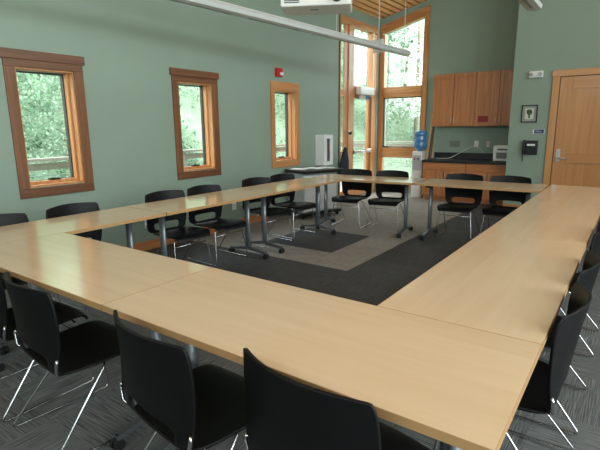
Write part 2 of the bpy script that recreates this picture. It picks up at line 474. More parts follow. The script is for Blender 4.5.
# ------------------------------------------------------------------ tall raked window (far wall)
r = structure('window_6')
def rbox(bm, x0, x1, d0, d1, y0, y1):
    P = [bm.verts.new((x, y, rake(x)+d)) for d in (d0, d1) for (x, y) in ((x0, y0), (x1, y0), (x1, y1), (x0, y1))]
    for q in ((3, 2, 1, 0), (4, 5, 6, 7), (0, 1, 5, 4), (1, 2, 6, 5), (2, 3, 7, 6), (3, 0, 4, 7)): bm.faces.new([P[k] for k in q])
yc0, yc1 = YB-.022, YB+.1
bm = new_bm(); rbox(bm, XL+.015, -3.62, -.0, .15, yc0, YB-.001); rbox(bm, -4.62, -3.70, -.02, 0, YB, yc1); obj('raked_head', bm, M['trim_x'], r)
bm = new_bm()
def vpost(x0, x1, y0, y1, d):
    P = [bm.verts.new((x, y, z)) for (x, y) in ((x0, y0), (x1, y0), (x1, y1), (x0, y1)) for z in (0, rake(x)+d)]
    for q in ((0, 2, 3, 1), (2, 4, 5, 3), (4, 6, 7, 5), (6, 0, 1, 7), (0, 6, 4, 2), (1, 3, 5, 7)): bm.faces.new([P[k] for k in q])
vpost(-3.71, -3.62, yc0, YB-.001, -.001); vpost(-3.735, -3.70, YB, yc1, -.05); vpost(XL+.015, -4.615, yc0, YB-.001, -.001); vpost(-4.62, -4.59, YB, yc1, -.05)
obj('side_casing', bm, M['trim'], r)
bm = new_bm(); box(bm, -4.59, -3.735, YB-.015, yc1, 2.04, 2.255, bev=.004); box(bm, -4.59, -3.735, YB-.015, yc1, .765, .985, bev=.004); box(bm, -4.59, -3.735, YB-.015, yc1, .12, .25, bev=.004)
obj('cross_rail', bm, M['trim_x'], r)
bm = new_bm()
for z0, z1 in ((.25, .765), (.985, 2.04)): box(bm, -4.59, -3.735, YB+.05, YB+.056, z0, z1)
P = [bm.verts.new((x, y, z)) for y in (YB+.05, YB+.056) for (x, z) in ((-4.59, 2.255), (-3.735, 2.255), (-3.735, rake(-3.735)-.02), (-4.59, rake(-4.59)-.02))]
for q in ((0, 1, 2, 3), (7, 6, 5, 4), (0, 4, 5, 1), (1, 5, 6, 2), (2, 6, 7, 3), (3, 7, 4, 0)): bm.faces.new([P[k] for k in q])
obj('window_glass', bm, M['glass'], r)
bm = new_bm()                                          # dark glazing beads of the opening light
box(bm, -4.59, -4.57, YB+.02, YB+.07, .985, 2.04); box(bm, -3.752, -3.735, YB+.02, YB+.07, .985, 2.04); box(bm, -4.59, -3.735, YB+.02, YB+.07, 2.022, 2.04); box(bm, -4.59, -3.735, YB+.02, YB+.07, .985, 1.003)
box(bm, -4.55, -4.42, YB-.03, YB+.03, .987, 1.01)
obj('sash', bm, M['gasket'], r)

# unseen windows added to the right and near walls for daylight
def unseen_window(idx, axis, plane, s, a, b, z0, z1):
    r = structure('window_%d' % idx)
    def bx(bm, d0, d1, u0, u1, w0, w1):
        d0, d1 = sorted((plane+s*d0, plane+s*d1))
        if axis == 'x': box(bm, d0, d1, u0, u1, w0, w1)
        else: box(bm, u0, u1, d0, d1, w0, w1)
    bm = new_bm()
    bx(bm, -.02, .16, a-.08, a+.03, z0-.08, z1+.08); bx(bm, -.02, .16, b-.03, b+.08, z0-.08, z1+.08)
    bx(bm, -.02, .16, a+.03, b-.03, z0-.08, z0+.03); bx(bm, -.02, .16, a+.03, b-.03, z1-.03, z1+.08)
    m_ = (a+b)/2; bx(bm, .02, .12, m_-.03, m_+.03, z0+.03, z1-.03)
    obj('casing', bm, M['trim'], r)
    bm = new_bm(); bx(bm, .06, .066, a+.03, m_-.03, z0+.03, z1-.03); bx(bm, .06, .066, m_+.03, b-.03, z0+.03, z1-.03)
    obj('window_glass', bm, M['glass'], r)
k = 7
for a, b in RW: unseen_window(k, 'x', XR, 1, a, b, .45, 3.3); k += 1
for a, b in ADDED_CL: unseen_window(k, 'x', XR, 1, a, b, 3.65, 5.2); k += 1
for a, b in ADDED_NW: unseen_window(k, 'y', YN, -1, a, b, 2.35, 3.55); k += 1

# ------------------------------------------------------------------ wooden door in the door wall
DX0, DX1, DH = -1.08, -.16, 2.17
r = structure('door_2')
bm = new_bm()
box(bm, DX0-.10, DX0, YF-.03, YF, 0, DH, bev=.004); box(bm, DX1, DX1+.10, YF-.03, YF, 0, DH, bev=.004)
obj('side_casing', bm, M['door_case'], r)
bm = new_bm(); box(bm, DX0-.115, DX1+.115, YF-.034, YF, DH, DH+.10, bev=.004); obj('head_casing', bm, M['door_x'], r)
bm = new_bm(); x0, x1, y0, y1 = DX0+.012, DX1-.012, YF-.028, YF-.001; st = .17
box(bm, x0, x0+st, y0, y1, .01, DH-.01, bev=.002); box(bm, x1-st, x1, y0, y1, .01, DH-.01, bev=.002)
obj('stile', bm, M['door'], r)
bm = new_bm()
for z0, z1 in ((.01, .26), (.84, 1.0), (DH-.19, DH-.01)): box(bm, x0+st+.001, x1-st-.001, y0, y1, z0, z1, bev=.002)
obj('door_rail', bm, M['door_x'], r)
bm = new_bm(); box(bm, x0+st, x1-st, YF-.012, YF-.001, .26, .84); box(bm, x0+st, x1-st, YF-.012, YF-.001, 1.0, DH-.19); obj('door_panel', bm, M['door'], r)
bm = new_bm(); box(bm, DX0, DX0+.010, YF-.006, YF-.001, 0, DH); box(bm, DX0, DX1, YF-.006, YF-.001, DH-.008, DH); obj('door_gap', bm, M['gasket'], r)
bm = new_bm(); hx = DX0+.075
box(bm, hx-.03, hx+.03, YF-.034, YF-.028, .86, 1.06, bev=.003)
cyl(bm, (hx, YF-.028, .92), (hx, YF-.07, .92), .014); tube(bm, rounded([(hx, YF-.065, .92), (hx+.05, YF-.075, .92), (hx+.14, YF-.07, .915)], .02), .010)
obj('door_handle', bm, M['steel'], r)

# ------------------------------------------------------------------ kitchenette
def panel_door(name, parent, x0, x1, yf, z0, z1, side, arch=False):
    """framed cabinet door whose front is at local y = yf; handle as its child"""
    w = .055; bm = new_bm()
    box(bm, x0, x0+w, yf, yf+.02, z0, z1, bev=.002); box(bm, x1-w, x1, yf, yf+.02, z0, z1, bev=.002)
    box(bm, x0+w, x1-w, yf, yf+.02, z0, z0+w, bev=.002); box(bm, x0+w, x1-w, yf, yf+.02, z1-w, z1, bev=.002)
    box(bm, x0+w-.002, x1-w+.002, yf+.014, yf+.019, z0+w-.002, z1-w+.002); box(bm, x0+w+.03, x1-w-.03, yf+.009, yf+.0135, z0+w+.03, z1-w-.03, bev=.003)
    d = obj(name, bm, M['cab'], parent)
    hx = x1-.03 if side > 0 else x0+.03
    hz = (z0+.05, z0+.15) if z0 > 1 else (z1-.15, z1-.05)
    bm = new_bm(); tube(bm, rounded([(hx, yf, hz[0]), (hx, yf-.025, hz[0]), (hx, yf-.025, hz[1]), (hx, yf, hz[1])], .012), .005)
    obj('handle', bm, M['steel'], d)
def upper_cabinet(xa, xm, xb, label):
    t = thing('wall_cabinet', label, 'cabinet', (0, YB, 0), 0, 'wall cabinets over the counter')
    ob_box('body', M['cab'], t, xa+.001, xb-.001, -.31, -.002, 1.425, 2.41, bev=.002)
    panel_door('door', t, xa+.006, xm-.006, -.332, 1.435, 2.40, 1)
    panel_door('door', t, xm+.006, xb-.006, -.332, 1.435, 2.40, -1)
upper_cabinet(-3.37, -2.96, -2.55, 'wooden two-door wall cabinet nearest the tall window, above the water dispenser end')
upper_cabinet(-2.55, -2.13, XC-.004, 'wooden two-door wall cabinet with a small red notice on its door')
def base_cabinet(xa, xb, label):
    yf = -.70; xm = (xa+xb)/2
    t = thing('base_cabinet', label, 'cabinet', (0, YB, 0), 0, 'base cabinets under the counter')
    bm = new_bm(); box(bm, xa+.001, xb-.001, yf+.022, -.002, .09, .745); box(bm, xa+.001, xb-.001, yf+.09, -.002, .0, .09)
    obj('body', bm, M['cab'], t)
    bm = new_bm(); box(bm, xa+.006, xb-.006, yf, yf+.02, .61, .742, bev=.003); d = obj('drawer', bm, M['cab_x'], t)
    panel_door('door', t, xa+.006, xm-.006, yf, .10, .60, 1)
    panel_door('door', t, xm+.006, xb-.006, yf, .10, .60, -1)
base_cabinet(-3.37, -2.54, 'wooden base cabinet under the left half of the black counter, beside the water dispenser')
base_cabinet(-2.54, XC-.004, 'wooden base cabinet under the right half of the counter, below the white appliance')
t = thing('countertop', 'long black countertop with backsplash on the wooden base cabinets', 'countertop', (0, YB, 0))
ob_box('counter_slab', M['counter'], t, -3.39, XC-.003, -.73, -.002, .746, .785, bev=.004)
ob_box('backsplash', M['counter'], t, -3.39, XC-.003, -.022, -.002, .786, .905, bev=.003)
# red notice
o = ob_box('paper_notice', M['maroon'], None, -2.483, -2.30, YB-.3355, YB-.3328, 1.50, 1.61)
tag(o, 'small dark red notice taped to the wall cabinet door', 'notice')
# appliance
t = thing('countertop_appliance', 'small white box appliance at the right end of the black counter', 'appliance', (-1.965, YB-.45, .786))
ob_box('housing', M['white_pl'], t, -.15, .18, -.1, .16, .012, .29, bev=.02)
ob_box('front_panel', plain('appliance_grille', srgb(120, 122, 122), .5), t, -.09, .12, -.106, -.10, .06, .17, bev=.002)
ob_box('vent', plain('appliance_vent', srgb(70, 72, 74), .5), t, -.08, .12, -.104, -.099, .21, .235)
for sx in (-.12, .12): ob_box('foot', M['rubber'], t, sx-.02, sx+.02, -.08, .14, 0, .012)
# wall plates
def wall_plate(name, label, cat, loc, rz, w, h, mat, slots):
    t = thing(name, label, cat, loc, rz)
    ob_box('plate', mat, t, -w/2, w/2, -.008, -.0005, -h/2, h/2, bev=.002)
    if slots:
        for dz in slots: ob_box('socket', M['white'], t, -.016, .016, -.011, -.008, dz-.014, dz+.014)
    return t
wall_plate('power_outlet', 'white outlet with a plug over the counter, left of two', 'outlet', (-2.565, YB, 1.08), 0, .08, .125, M['white_pl'], (.03, -.03))
ch = bpy.data.objects
wall_plate('power_outlet', 'beige outlet over the counter, right of two, next to the appliance', 'outlet', (-2.345, YB, 1.08), 0, .08, .12, plain('beige_plate', srgb(190, 180, 165), .4), (.03, -.03))
t = thing('wall_grille', 'grey rectangular grille plate on the backsplash wall left of the outlets', 'wall grille', (-2.985, YB, 1.075))
ob_box('plate', plain('grey_plate', srgb(125, 135, 125), .5), t, -.105, .105, -.01, -.0005, -.06, .06, bev=.002)
bm = new_bm()
for q in range(4): box(bm, -.09, .09, -.013, -.01, -.045+q*.028, -.035+q*.028)
obj('slat', bm, plain('grey_slat', srgb(95, 104, 96), .5), t)
bm = new_bm()
tube(bm, rounded([(-2.565, YB-.02, 1.06), (-2.565, YB-.05, 1.05), (-2.72, YB-.05, .99), (-2.95, YB-.06, .85), (-3.05, YB-.12, .792), (-3.3, YB-.2, .792)], .06), .006)
tube(bm, rounded([(-2.56, YB-.03, 1.04), (-2.45, YB-.04, .97), (-2.42, YB-.05, .92)], .04), .004)
tag(obj('extension_cable', bm, M['white_pl']), 'white cord running from the outlet down to the black counter', 'cord')
# poles leaning beside cabinets
pc = 0
for (bx, by, tx, ty, h, rr, mk, lab) in ((-3.417, 8.96, -3.417, 9.48, 1.98, .017, 'stick', 'tallest pale pole leaning in the corner left of the wall cabinets'),
                                       (-3.416, 9.10, -3.416, 9.505, 1.72, .014, 'stick_dk', 'thin dark pole leaning left of the wall cabinets, behind the pale one'),
                                       (-3.417, 9.24, -3.417, 9.51, 1.46, .017, 'stick_dk', 'thick dark brown pole leaning beside the end of the counter'),
                                       (-3.417, 9.36, -3.417, 9.52, 1.22, .014, 'stick', 'shortest pale pole, leaning behind the dark poles by the counter end'),
                                       ):
    bm = new_bm()
    tube(bm, [(bx, by, .015), ((bx+tx)/2, (by+ty)/2, h/2), (tx, ty, h)], [rr, rr*.95, rr*.8], 10)
    tag(obj('wooden_pole', bm, M[mk]), lab, 'pole', 'poles leaning beside the cabinets')
# water dispenser
t = thing('water_dispenser', 'white water dispenser with a blue bottle beside the base cabinets', 'water dispenser', (-3.565, 9.15, 0))
ob_box('body', M['white_pl'], t, -.105, .105, -.13, .17, 0, .94, bev=.02)
ob_box('tap_recess', plain('dispenser_recess', srgb(180, 184, 186), .4), t, -.085, .085, -.136, -.131, .56, .86, bev=.004)
for sx, mm, lab in ((-.035, 'red', 'small red tap'), (.035, 'blue', 'small blue tap')):
    bm = new_bm(); cyl(bm, (sx, -.13, .80), (sx, -.165, .795), .012, 10); cyl(bm, (sx, -.16, .797), (sx, -.16, .76), .008, 8)
    obj('tap', bm, M[mm], t, label=lab)
bm = new_bm(); prof = [(.0, .94), (.05, .94), (.06, .965), (.10, .99), (.125, 1.03), (.125, 1.10), (.115, 1.115), (.125, 1.13), (.125, 1.22), (.115, 1.235), (.125, 1.25), (.125, 1.32), (.09, 1.35), (0, 1.352)]
n = 24; rings = []
for rr, z in prof:
    rings.append([bm.verts.new((rr*math.cos(2*PI*q/n), .02+rr*math.sin(2*PI*q/n), z)) for q in range(n)] if rr > 0 else [bm.verts.new((0, .02, z))])
for a, b in zip(rings, rings[1:]):
    for q in range(n):
        v = [a[q % len(a)], a[(q+1) % len(a)], b[(q+1) % len(b)], b[q % len(b)]]
        v = list(dict.fromkeys(v)); f = bm.faces.new(v); f.smooth = True
obj('bottle', bm, M['bluewater'], t, label='translucent blue ribbed bottle')

# ------------------------------------------------------------------ items on the door wall
def text(parent, s, size, loc, mat, rot=(PI/2, 0, 0), name='lettering'):
    cu = bpy.data.curves.new(name, 'FONT'); cu.body = s; cu.size = size; cu.extrude = .0006
    cu.align_x = 'CENTER'; cu.align_y = 'CENTER'
    tmp = bpy.data.objects.new(name, cu); C.objects.link(tmp)
    bpy.context.view_layer.update()
    me = bpy.data.meshes.new_from_object(tmp.evaluated_get(bpy.context.evaluated_depsgraph_get()))
    bpy.data.objects.remove(tmp)
    o = bpy.data.objects.new(name, me); C.objects.link(o); me.materials.clear(); me.materials.append(mat)
    o.location = loc; o.rotation_euler = rot
    if parent: o.parent = parent
    return o
t = thing('emergency_light', 'white emergency light unit high on the wall left of the wooden door', 'emergency light', (-1.425, YF, 2.225))
ob_box('housing', M['white_pl'], t, -.10, .10, -.06, -.0005, -.05, .05, bev=.01)
for sx in (-.06, .06):
    bm = new_bm(); cyl(bm, (sx, -.06, .005), (sx*1.15, -.085, -.005), .027, 16); obj('lamp_head', bm, plain('lamp_lens', srgb(185, 188, 186), .2), t)
t = thing('picture_frame', 'black framed print with a dark tree-like shape on the green wall', 'picture', (-1.478, YF, 1.617))
bm = new_bm(); w, h, f = .12, .138, .016
box(bm, -w, -w+f, -.02, -.0005, -h, h); box(bm, w-f, w, -.02, -.0005, -h, h); box(bm, -w+f, w-f, -.02, -.0005, -h, -h+f); box(bm, -w+f, w-f, -.02, -.0005, h-f, h)
obj('frame', bm, M['black'], t)
ob_box('mat', M['mat'], t, -w+f, w-f, -.008, -.001, -h+f, h-f)
p = ob_box('print', M['art_pap'], t, -.062, .062, -.010, -.0085, -.085, .085)
bm = new_bm()
poly = [(-.012, -.07), (.014, -.07), (.012, -.02), (.035, -.005), (.044, .03), (.03, .062), (-.005, .072), (-.038, .06), (-.046, .03), (-.034, -.002), (-.013, -.02)]
prism(bm, poly, .0102, .0112, Matrix.Rotation(PI/2, 4, 'X'))
obj('motif', bm, M['art'], p)
t = thing('room_sign', 'small blue sign with white lettering right of the picture', 'sign', (-1.317, YF, 1.334))
ob_box('sign_plate', M['white_pl'], t, -.085, .085, -.008, -.0005, -.036, .036, bev=.002)
ob_box('sign_face', M['blue'], t, -.066, .078, -.010, -.0082, -.032, .032)
text(t, 'Office', .036, (.0, -.0112, 0), M['white'])
t = thing('wall_phone', 'black wall telephone with hanging cord beside the wooden door', 'telephone', (-1.42, YF, 1.08))
ob_box('base', M['black'], t, -.11, .115, -.05, -.0005, -.12, .11, bev=.012)
bm = new_bm(); tube(bm, rounded([(-.085, -.055, .10), (-.085, -.085, .10), (-.085, -.085, -.09), (-.085, -.055, -.09)], .03), .022, 10); obj('handset', bm, M['black'], t)
ob_box('label_card', M['paper'], t, -.045, .075, -.0535, -.0505, .025, .055)
bm = new_bm(); pts = []
for q in range(60):
    a = q*1.3; pts.append((-.10+.006*math.cos(a), -.05+.006*math.sin(a), -.11-q*.0022 if q < 55 else -.23))
tube(bm, pts, .004, 6); obj('cord', bm, M['black'], t)

# ------------------------------------------------------------------ items on the window wall
R90 = -PI/2
t = thing('fire_alarm_strobe', 'red fire alarm strobe above the third window', 'fire alarm', (XL, 5.985, 2.28))
ob_box('housing', M['red'], t, 0, .05, -.075, .075, -.065, .065, bev=.008)
ob_box('lens', M['white_pl'], t, .05, .075, -.01, .055, -.045, .0, bev=.006, label='clear white lens')
for loc, lab in (((XL, 4.892, .326), 'white outlet low on the wall between second and third windows'), ((XL, 3.388, .326), 'grey outlet low on the wall between first and second windows')):
    t = thing('power_outlet', lab, 'outlet', loc)
    ob_box('plate', M['white_pl'], t, 0, .008, -.04, .04, -.06, .06, bev=.002)
    for dz in (-.027, .027): ob_box('socket', M['white'], t, .008, .011, -.016, .016, dz-.015, dz+.015)
t = thing('light_switch', 'white light switch right of the defibrillator cabinet', 'switch', (XL, 7.51, 1.03))
ob_box('plate', M['white_pl'], t, 0, .008, -.06, .06, -.06, .06, bev=.002)
ob_box('toggle', M['white_pl'], t, .008, .014, -.02, .02, -.03, .03, bev=.002)
t = thing('defibrillator_cabinet', 'white metal wall cabinet with narrow glass window and orange pouch inside', 'cabinet', (XL, 7.2, .76))
bm = new_bm(); w, d, h = .15, .17, .54
box(bm, 0, .01, -w, w, 0, h); box(bm, .01, d, -w, -w+.012, 0, h); box(bm, .01, d, w-.012, w, 0, h); box(bm, .01, d, -w+.012, w-.012, 0, .012); box(bm, .01, d, -w+.012, w-.012, h-.012, h)
obj('housing', bm, M['white'], t)
bm = new_bm(); g = .055
box(bm, d, d+.014, -w, -g, 0, h, bev=.003); box(bm, d, d+.014, g, w, 0, h, bev=.003); box(bm, d, d+.014, -g, g, 0, .07); box(bm, d, d+.014, -g, g, h-.07, h)
dd = obj('door', bm, M['white'], t)
bm = new_bm(); box(bm, d+.003, d+.006, -g, g, .07, h-.07); obj('pane', bm, M['glass'], dd)
ob_box('back_panel', M['black'], t, .011, .02, -w+.013, w-.013, .013, h-.013)
ob_box('pouch', M['orange'], t, .05, .14, -.06, .06, .24, .36, bev=.01, label='orange pouch behind the glass')

# cart with black top
t = thing('storage_cart', 'low light grey cart with black top standing against the wall by the entry', 'cart', (-4.27, 6.33, 0), -math.radians(19))
# local: +x faces the room, y along
ob_box('body', M['cart'], t, -.22, .19, -.34, .34, .10, .725, bev=.004)
for a, b in ((-.33, -.003), (.003, .33)):
    d_ = ob_box('door', M['white'], t, .19, .208, a, b, .12, .69, bev=.003)
    bm = new_bm(); ym = b-.05 if a < -.1 else a+.05
    if a > -.1: ym = b-.06
    tube(bm, rounded([(.208, ym-.04, .58), (.23, ym-.04, .56), (.23, ym+.04, .56), (.208, ym+.04, .58)], .02), .006); obj('handle', bm, M['steel'], d_)
bm = new_bm(); box(bm, -.25, .25, -.40, .40, .055, .10, bev=.01); obj('base', bm, M['black'], t)
for sx, sy in ((-.2, -.35), (.2, -.35), (-.2, .35), (.2, .35)):
    bm = new_bm(); cyl(bm, (sx, sy-.012, .027), (sx, sy+.012, .027), .027, 14); obj('caster', bm, M['rubber'], t)
ob_box('top', M['black'], t, -.25, .31, -.40, .40, .725, .775, bev=.012)
for (lx, ly, lz, an, w, h, lab) in ((-.05, -.24, .776, .2, .26, .18, 'white paper sheets on the black cart top, nearest the third window'),
                                  (.0, .02, .776, -.1, .28, .19, 'white paper sheets in the middle of the black cart top'),
                                  (.03, .26, .776, .15, .26, .18, 'white paper sheets on the black cart top, nearest the entry')):
    bm = new_bm(); box(bm, -w/2, w/2, -h/2, h/2, 0, .006)
    o = obj('paper_stack', bm, M['paper'])
    cs, sn = math.cos(-math.radians(19)), math.sin(-math.radians(19))
    o.location = (-4.27+lx*cs-ly*sn, 6.33+lx*sn+ly*cs, lz-.0005); o.rotation_euler = (0, 0, an)
    tag(o, lab, 'papers', 'papers on the cart')
# dark jacket hanging from a hook on the wood post
t = thing('hanging_jacket', 'dark navy jacket hanging from a hook at the entry post', 'jacket', (XL+.02, 7.93, 0))
bm = new_bm(); nu, nv = 14, 14; g = []
for j in range(nv+1):
    v = j/nv; row = []
    for i in range(nu):
        a = 2*PI*i/nu
        w = .03+.11*min(1, v*1.8)+.02*v; dpt = .025+.045*min(1, v*2)
        fold = 1+.18*math.sin(a*4+v*2)*v
        row.append(bm.verts.new((.09+dpt*math.cos(a)*fold, -.05*v+w*math.sin(a)*fold, 1.05-.55*v)))
    g.append(row)
for a, b in zip(g, g[1:]):
    for i in range(nu): f = bm.faces.new((a[i], a[(i+1) % nu], b[(i+1) % nu], b[i])); f.smooth = True
bm.faces.new(g[0]); bm.faces.new(g[-1][::-1])
obj('garment', bm, M['navy'], t)
bm = new_bm(); tube(bm, rounded([(0, 0, 1.04), (.05, 0, 1.02), (.09, 0, 1.03), (.095, 0, 1.07)], .02), .006); obj('hook', bm, M['steel'], t)

# ------------------------------------------------------------------ training tables
def make_table(L, D, label, loc, rz, group, grain='laminate', inset=(.17, .17)):
    """long axis along local x, centre at origin"""
    t = thing('training_table', label, 'table', loc, rz, group)
    bm = new_bm(); box(bm, -L/2+.002, L/2-.002, -D/2+.002, D/2-.002, .712, .7400, bev=.0006)
    obj('tabletop', bm, M[grain], t)
    bm = new_bm(); e = .002; z0, z1 = .713, .7396
    box(bm, -L/2+.0005, L/2-.0005, -D/2, -D/2+e, z0, z1); box(bm, -L/2+.0005, L/2-.0005, D/2-e, D/2, z0, z1)
    box(bm, -L/2+.0005, -L/2+e, -D/2+e, D/2-e, z0, z1); box(bm, L/2-e, L/2-.0005, -D/2+e, D/2-e, z0, z1)
    obj('edge_band', bm, M['edge'], t)
    bm = new_bm(); box(bm, -L/2+.2, L/2-.2, -.02, .02, .675, .712); obj('beam', bm, M['black'], t)
    for s in (-1, 1):
        x = s*(L/2-inset[0 if s < 0 else 1])
        bm = new_bm()
        # oval column
        n = 18
        rings = [[bm.verts.new((x+.024*math.cos(2*PI*k/n), .034*math.sin(2*PI*k/n), z)) for k in range(n)] for z in (.095, .68)]
        for k in range(n):
            f = bm.faces.new((rings[0][k], rings[0][(k+1) % n], rings[1][(k+1) % n], rings[1][k])); f.smooth = True
        bm.faces.new(rings[0][::-1]); bm.faces.new(rings[1])
        leg = obj('leg', bm, M['leg'], t)
        bm = new_bm()                                   # arched foot
        pts = [(-.27, .072), (-.18, .082), (-.06, .105), (0, .115), (.06, .105), (.18, .082), (.27, .072)]
        top = [(y, z) for y, z in pts]; bot = [(y, z-.022-(.012 if abs(y) < .1 else 0)) for y, z in pts]
        poly = top + bot[::-1]
        lo = [bm.verts.new((x-.02, y, z)) for y, z in poly]; hi = [bm.verts.new((x+.02, y, z)) for y, z in poly]
        for k in range(len(poly)): bm.faces.new((lo[k], lo[(k+1) % len(poly)], hi[(k+1) % len(poly)], hi[k]))
        for k in range(len(pts)-1):
            m_ = len(poly)-1
            bm.faces.new((lo[k], lo[m_-k], lo[m_-k-1], lo[k+1])); bm.faces.new((hi[k+1], hi[m_-k-1], hi[m_-k], hi[k]))
        obj('foot', bm, M['foot'], leg)
        for sy in (-1, 1):
            bm = new_bm(); yy = sy*.262
            for q in (-1, 1): cyl(bm, (x+q*.008, yy, .027), (x+q*.024, yy, .027), .027, 16)
            box(bm, x-.009, x+.009, yy-.016, yy+.016, .025, .062)
            cyl(bm, (x, yy, .055), (x, yy, .075), .008, 8)
            obj('caster', bm, M['rubber'], leg)
        bm = new_bm(); box(bm, x-.035, x+.035, -.12, .12, .665, .712, bev=.006); obj('bracket', bm, M['black'], leg)
    return t
TG = 'training tables of the hollow square'
xo, xi = -3.80, -3.20
make_table(1.52, .60, 'near-left training table under the first window, running off frame at left', (-3.50, 1.74, 0), PI/2, TG, 'laminate')
make_table(1.45, .60, 'training table in front of the second window, middle of the window-side row', (-3.50, 3.235, 0), PI/2, TG, 'laminate', (.17, .11))
make_table(1.44, .60, 'training table in front of the third window, ending at the far corner', (-3.50, 4.69, 0), PI/2, TG, 'laminate', (.17, .11))
make_table(1.475, .625, 'front row training table at left, bright with the first window reflection', (-2.458, 1.297, 0), 0, TG, inset=(.17, .07))
make_table(1.54, .625, 'front row training table at right, with two black chairs in front', (-.948, 1.297, 0), 0, TG)
make_table(1.47, .58, 'far row training table before the glass door, left of the two', (-2.995, 5.787, 0), math.radians(5.5), TG, inset=(.09, .17))
make_table(1.43, .62, 'far row training table before the wooden cabinets, right of the two', (-1.51, 5.905, 0), math.radians(1.5), TG, inset=(.11, .17))
for k, (yc, Ln, ins, lab) in enumerate(((2.3885, 1.555, (.06, .25), 'right row training table nearest the camera'), (3.9385, 1.545, (.04, .17), 'middle training table of the right row'), (5.484, 1.545, (.17, .17), 'right row training table at the far corner, toward the wooden door'))):
    make_table(Ln, .60, lab, (-.478, yc, 0), PI/2, TG, inset=ins)

# ------------------------------------------------------------------ shell chairs
def grid_shell(rows, svals, skip, name, mat, parent, thick=.011, seat=False):
    bm = new_bm(); g = []
    for (y, z, w, sag, dz) in rows:
        g.append([bm.verts.new((w*s, y+sag*(s*s), z+dz*s*s)) for s in svals])
    for j in range(len(rows)-1):
        for i in range(len(svals)-1):
            if (j, i) in skip: continue
            f = bm.faces.new((g[j][i], g[j][i+1], g[j+1][i+1], g[j+1][i])); f.smooth = True
    for v in [v for v in bm.verts if not v.link_faces]: bm.verts.remove(v)
    o = obj(name, bm, mat, parent)
    m = o.modifiers.new('subdivision', 'SUBSURF'); m.levels = 2; m.render_levels = 2
    m = o.modifiers.new('solidify', 'SOLIDIFY'); m.thickness = thick; m.offset = 0
    return o
def make_chair(label, cat='chair', group=None):
    t = thing('shell_chair', label, cat, (0, 0, 0), 0, group)
    sv = [-1, -.93, -.66, -.33, 0, .33, .66, .93, 1]
    back = [(-.200, .404, .180, .000, .006), (-.214, .412, .202, .004, .004), (-.222, .424, .216, .010, 0), (-.231, .452, .228, .018, 0), (-.238, .498, .237, .028, 0), (-.242, .532, .240, .036, 0),
            (-.252, .59, .245, .050, 0), (-.264, .68, .246, .062, 0), (-.277, .755, .240, .070, -.003), (-.285, .802, .231, .070, -.008), (-.287, .815, .222, .068, -.014)]
    skip = {(j, i) for j in (2, 3) for i in (2, 3, 4, 5)}
    grid_shell(back, sv, skip, 'backrest', M['shell'], t)
    seat = [(-.204, .402, .180, .000, .006), (-.165, .396, .205, .0, .012), (-.10, .396, .222, .0, .018), (0, .400, .232, .0, .018), (.10, .411, .234, .0, .012), (.17, .418, .228, -.006, .006), (.215, .412, .216, -.016, -.004), (.238, .392, .202, -.022, -.006), (.243, .376, .192, -.022, -.006)]
    grid_shell(seat, sv, set(), 'seat', M['shell'], t)
    for s in (-1, 1):
        bm = new_bm()
        tube(bm, rounded([(s*.13, .015, .384), (s*.190, .005, .380), (s*.232, -.300, .012), (s*.232, .205, .012), (s*.192, .150, .380), (s*.13, .145, .389)], .035, 5), .0055, 8)
        obj('sled_leg', bm, M['chrome'], t)
        bm = new_bm(); tube(bm, rounded([(s*.206, -.215, .425), (s*.222, -.224, .435), (s*.238, -.222, .49), (s*.230, -.215, .50)], .01), .007, 8)
        obj('back_clip', bm, M['chrome'], t, label='small chrome clip')
    bm = new_bm(); tube(bm, [(-.198, .162, .315), (.198, .162, .315)], .0045, 8); obj('crossbar', bm, M['chrome'], t)
    bm = new_bm(); box(bm, -.135, .135, .005, .025, .376, .393); box(bm, -.135, .135, .135, .155, .381, .402); box(bm, -.02, .02, -.12, .14, .380, .388)
    obj('seat_support', bm, M['black'], t)
    return t
_first = [None]
def chair(x, y, facing, label, group):
    rz = math.radians(facing) - PI/2                   # facing: direction of the seat, degrees from +x
    if _first[0] is None:
        _first[0] = make_chair(label, 'chair', group); c = _first[0]
        c.location = (x, y, 0); c.rotation_euler = (0, 0, rz)
        return c
    return dup(_first[0], (x, y, 0), rz, label, group)
GL, GF, GN, GR = 'chairs along the window wall', 'chairs along the far row', 'chairs along the front row', 'chairs along the right row'
chair(-3.65, 1.44, 0, 'black chair at far left edge of the window-side row, only its back top showing', GL)
chair(-3.665, 2.07, 2, 'black chair with its back right below the first window', GL)
chair(-3.66, 3.02, -3, 'black chair between first and second windows, left of the pair', GL)
chair(-3.66, 3.56, -3, 'black chair just before the second window, right of the pair', GL)
chair(-3.685, 4.45, -8, 'black chair between second and third windows with its back above the table', GL)
chair(-3.68, 5.0, -6, 'black chair below the third window beside the grey cart', GL)
chair(-3.345, 5.95, -85, 'black chair before the glass door, leftmost of the far row', GF)
chair(-2.795, 6.02, -82, 'black chair before the tall window, second from left in the far row', GF)
chair(-1.80, 6.05, -88, 'black chair before the left base cabinet in the far row', GF)
chair(-1.24, 6.07, -90, 'black chair at the right end of the far row, below the wall phone', GF)
chair(-2.085, 1.09, 85, 'black chair at lower left in the front row, seat and chrome runners in view', GN)
chair(-1.235, 1.09, 82, 'black chair in the middle of the front row with its back to the camera', GN)
chair(-.645, 1.145, 84, 'black chair at the bottom centre, rightmost of the front row', GN)
chair(-2.66, 1.10, 90, 'black chair cut by the left frame edge in the front row', GN)
chair(-.36, 1.95, 180, 'black chair nearest the camera in the right row, back curving toward the table', GR)
chair(-.36, 2.56, 180, 'black chair second from the camera in the right row', GR)
chair(-.36, 3.48, 180, 'black chair farthest along the right row, only a sliver showing', GR)

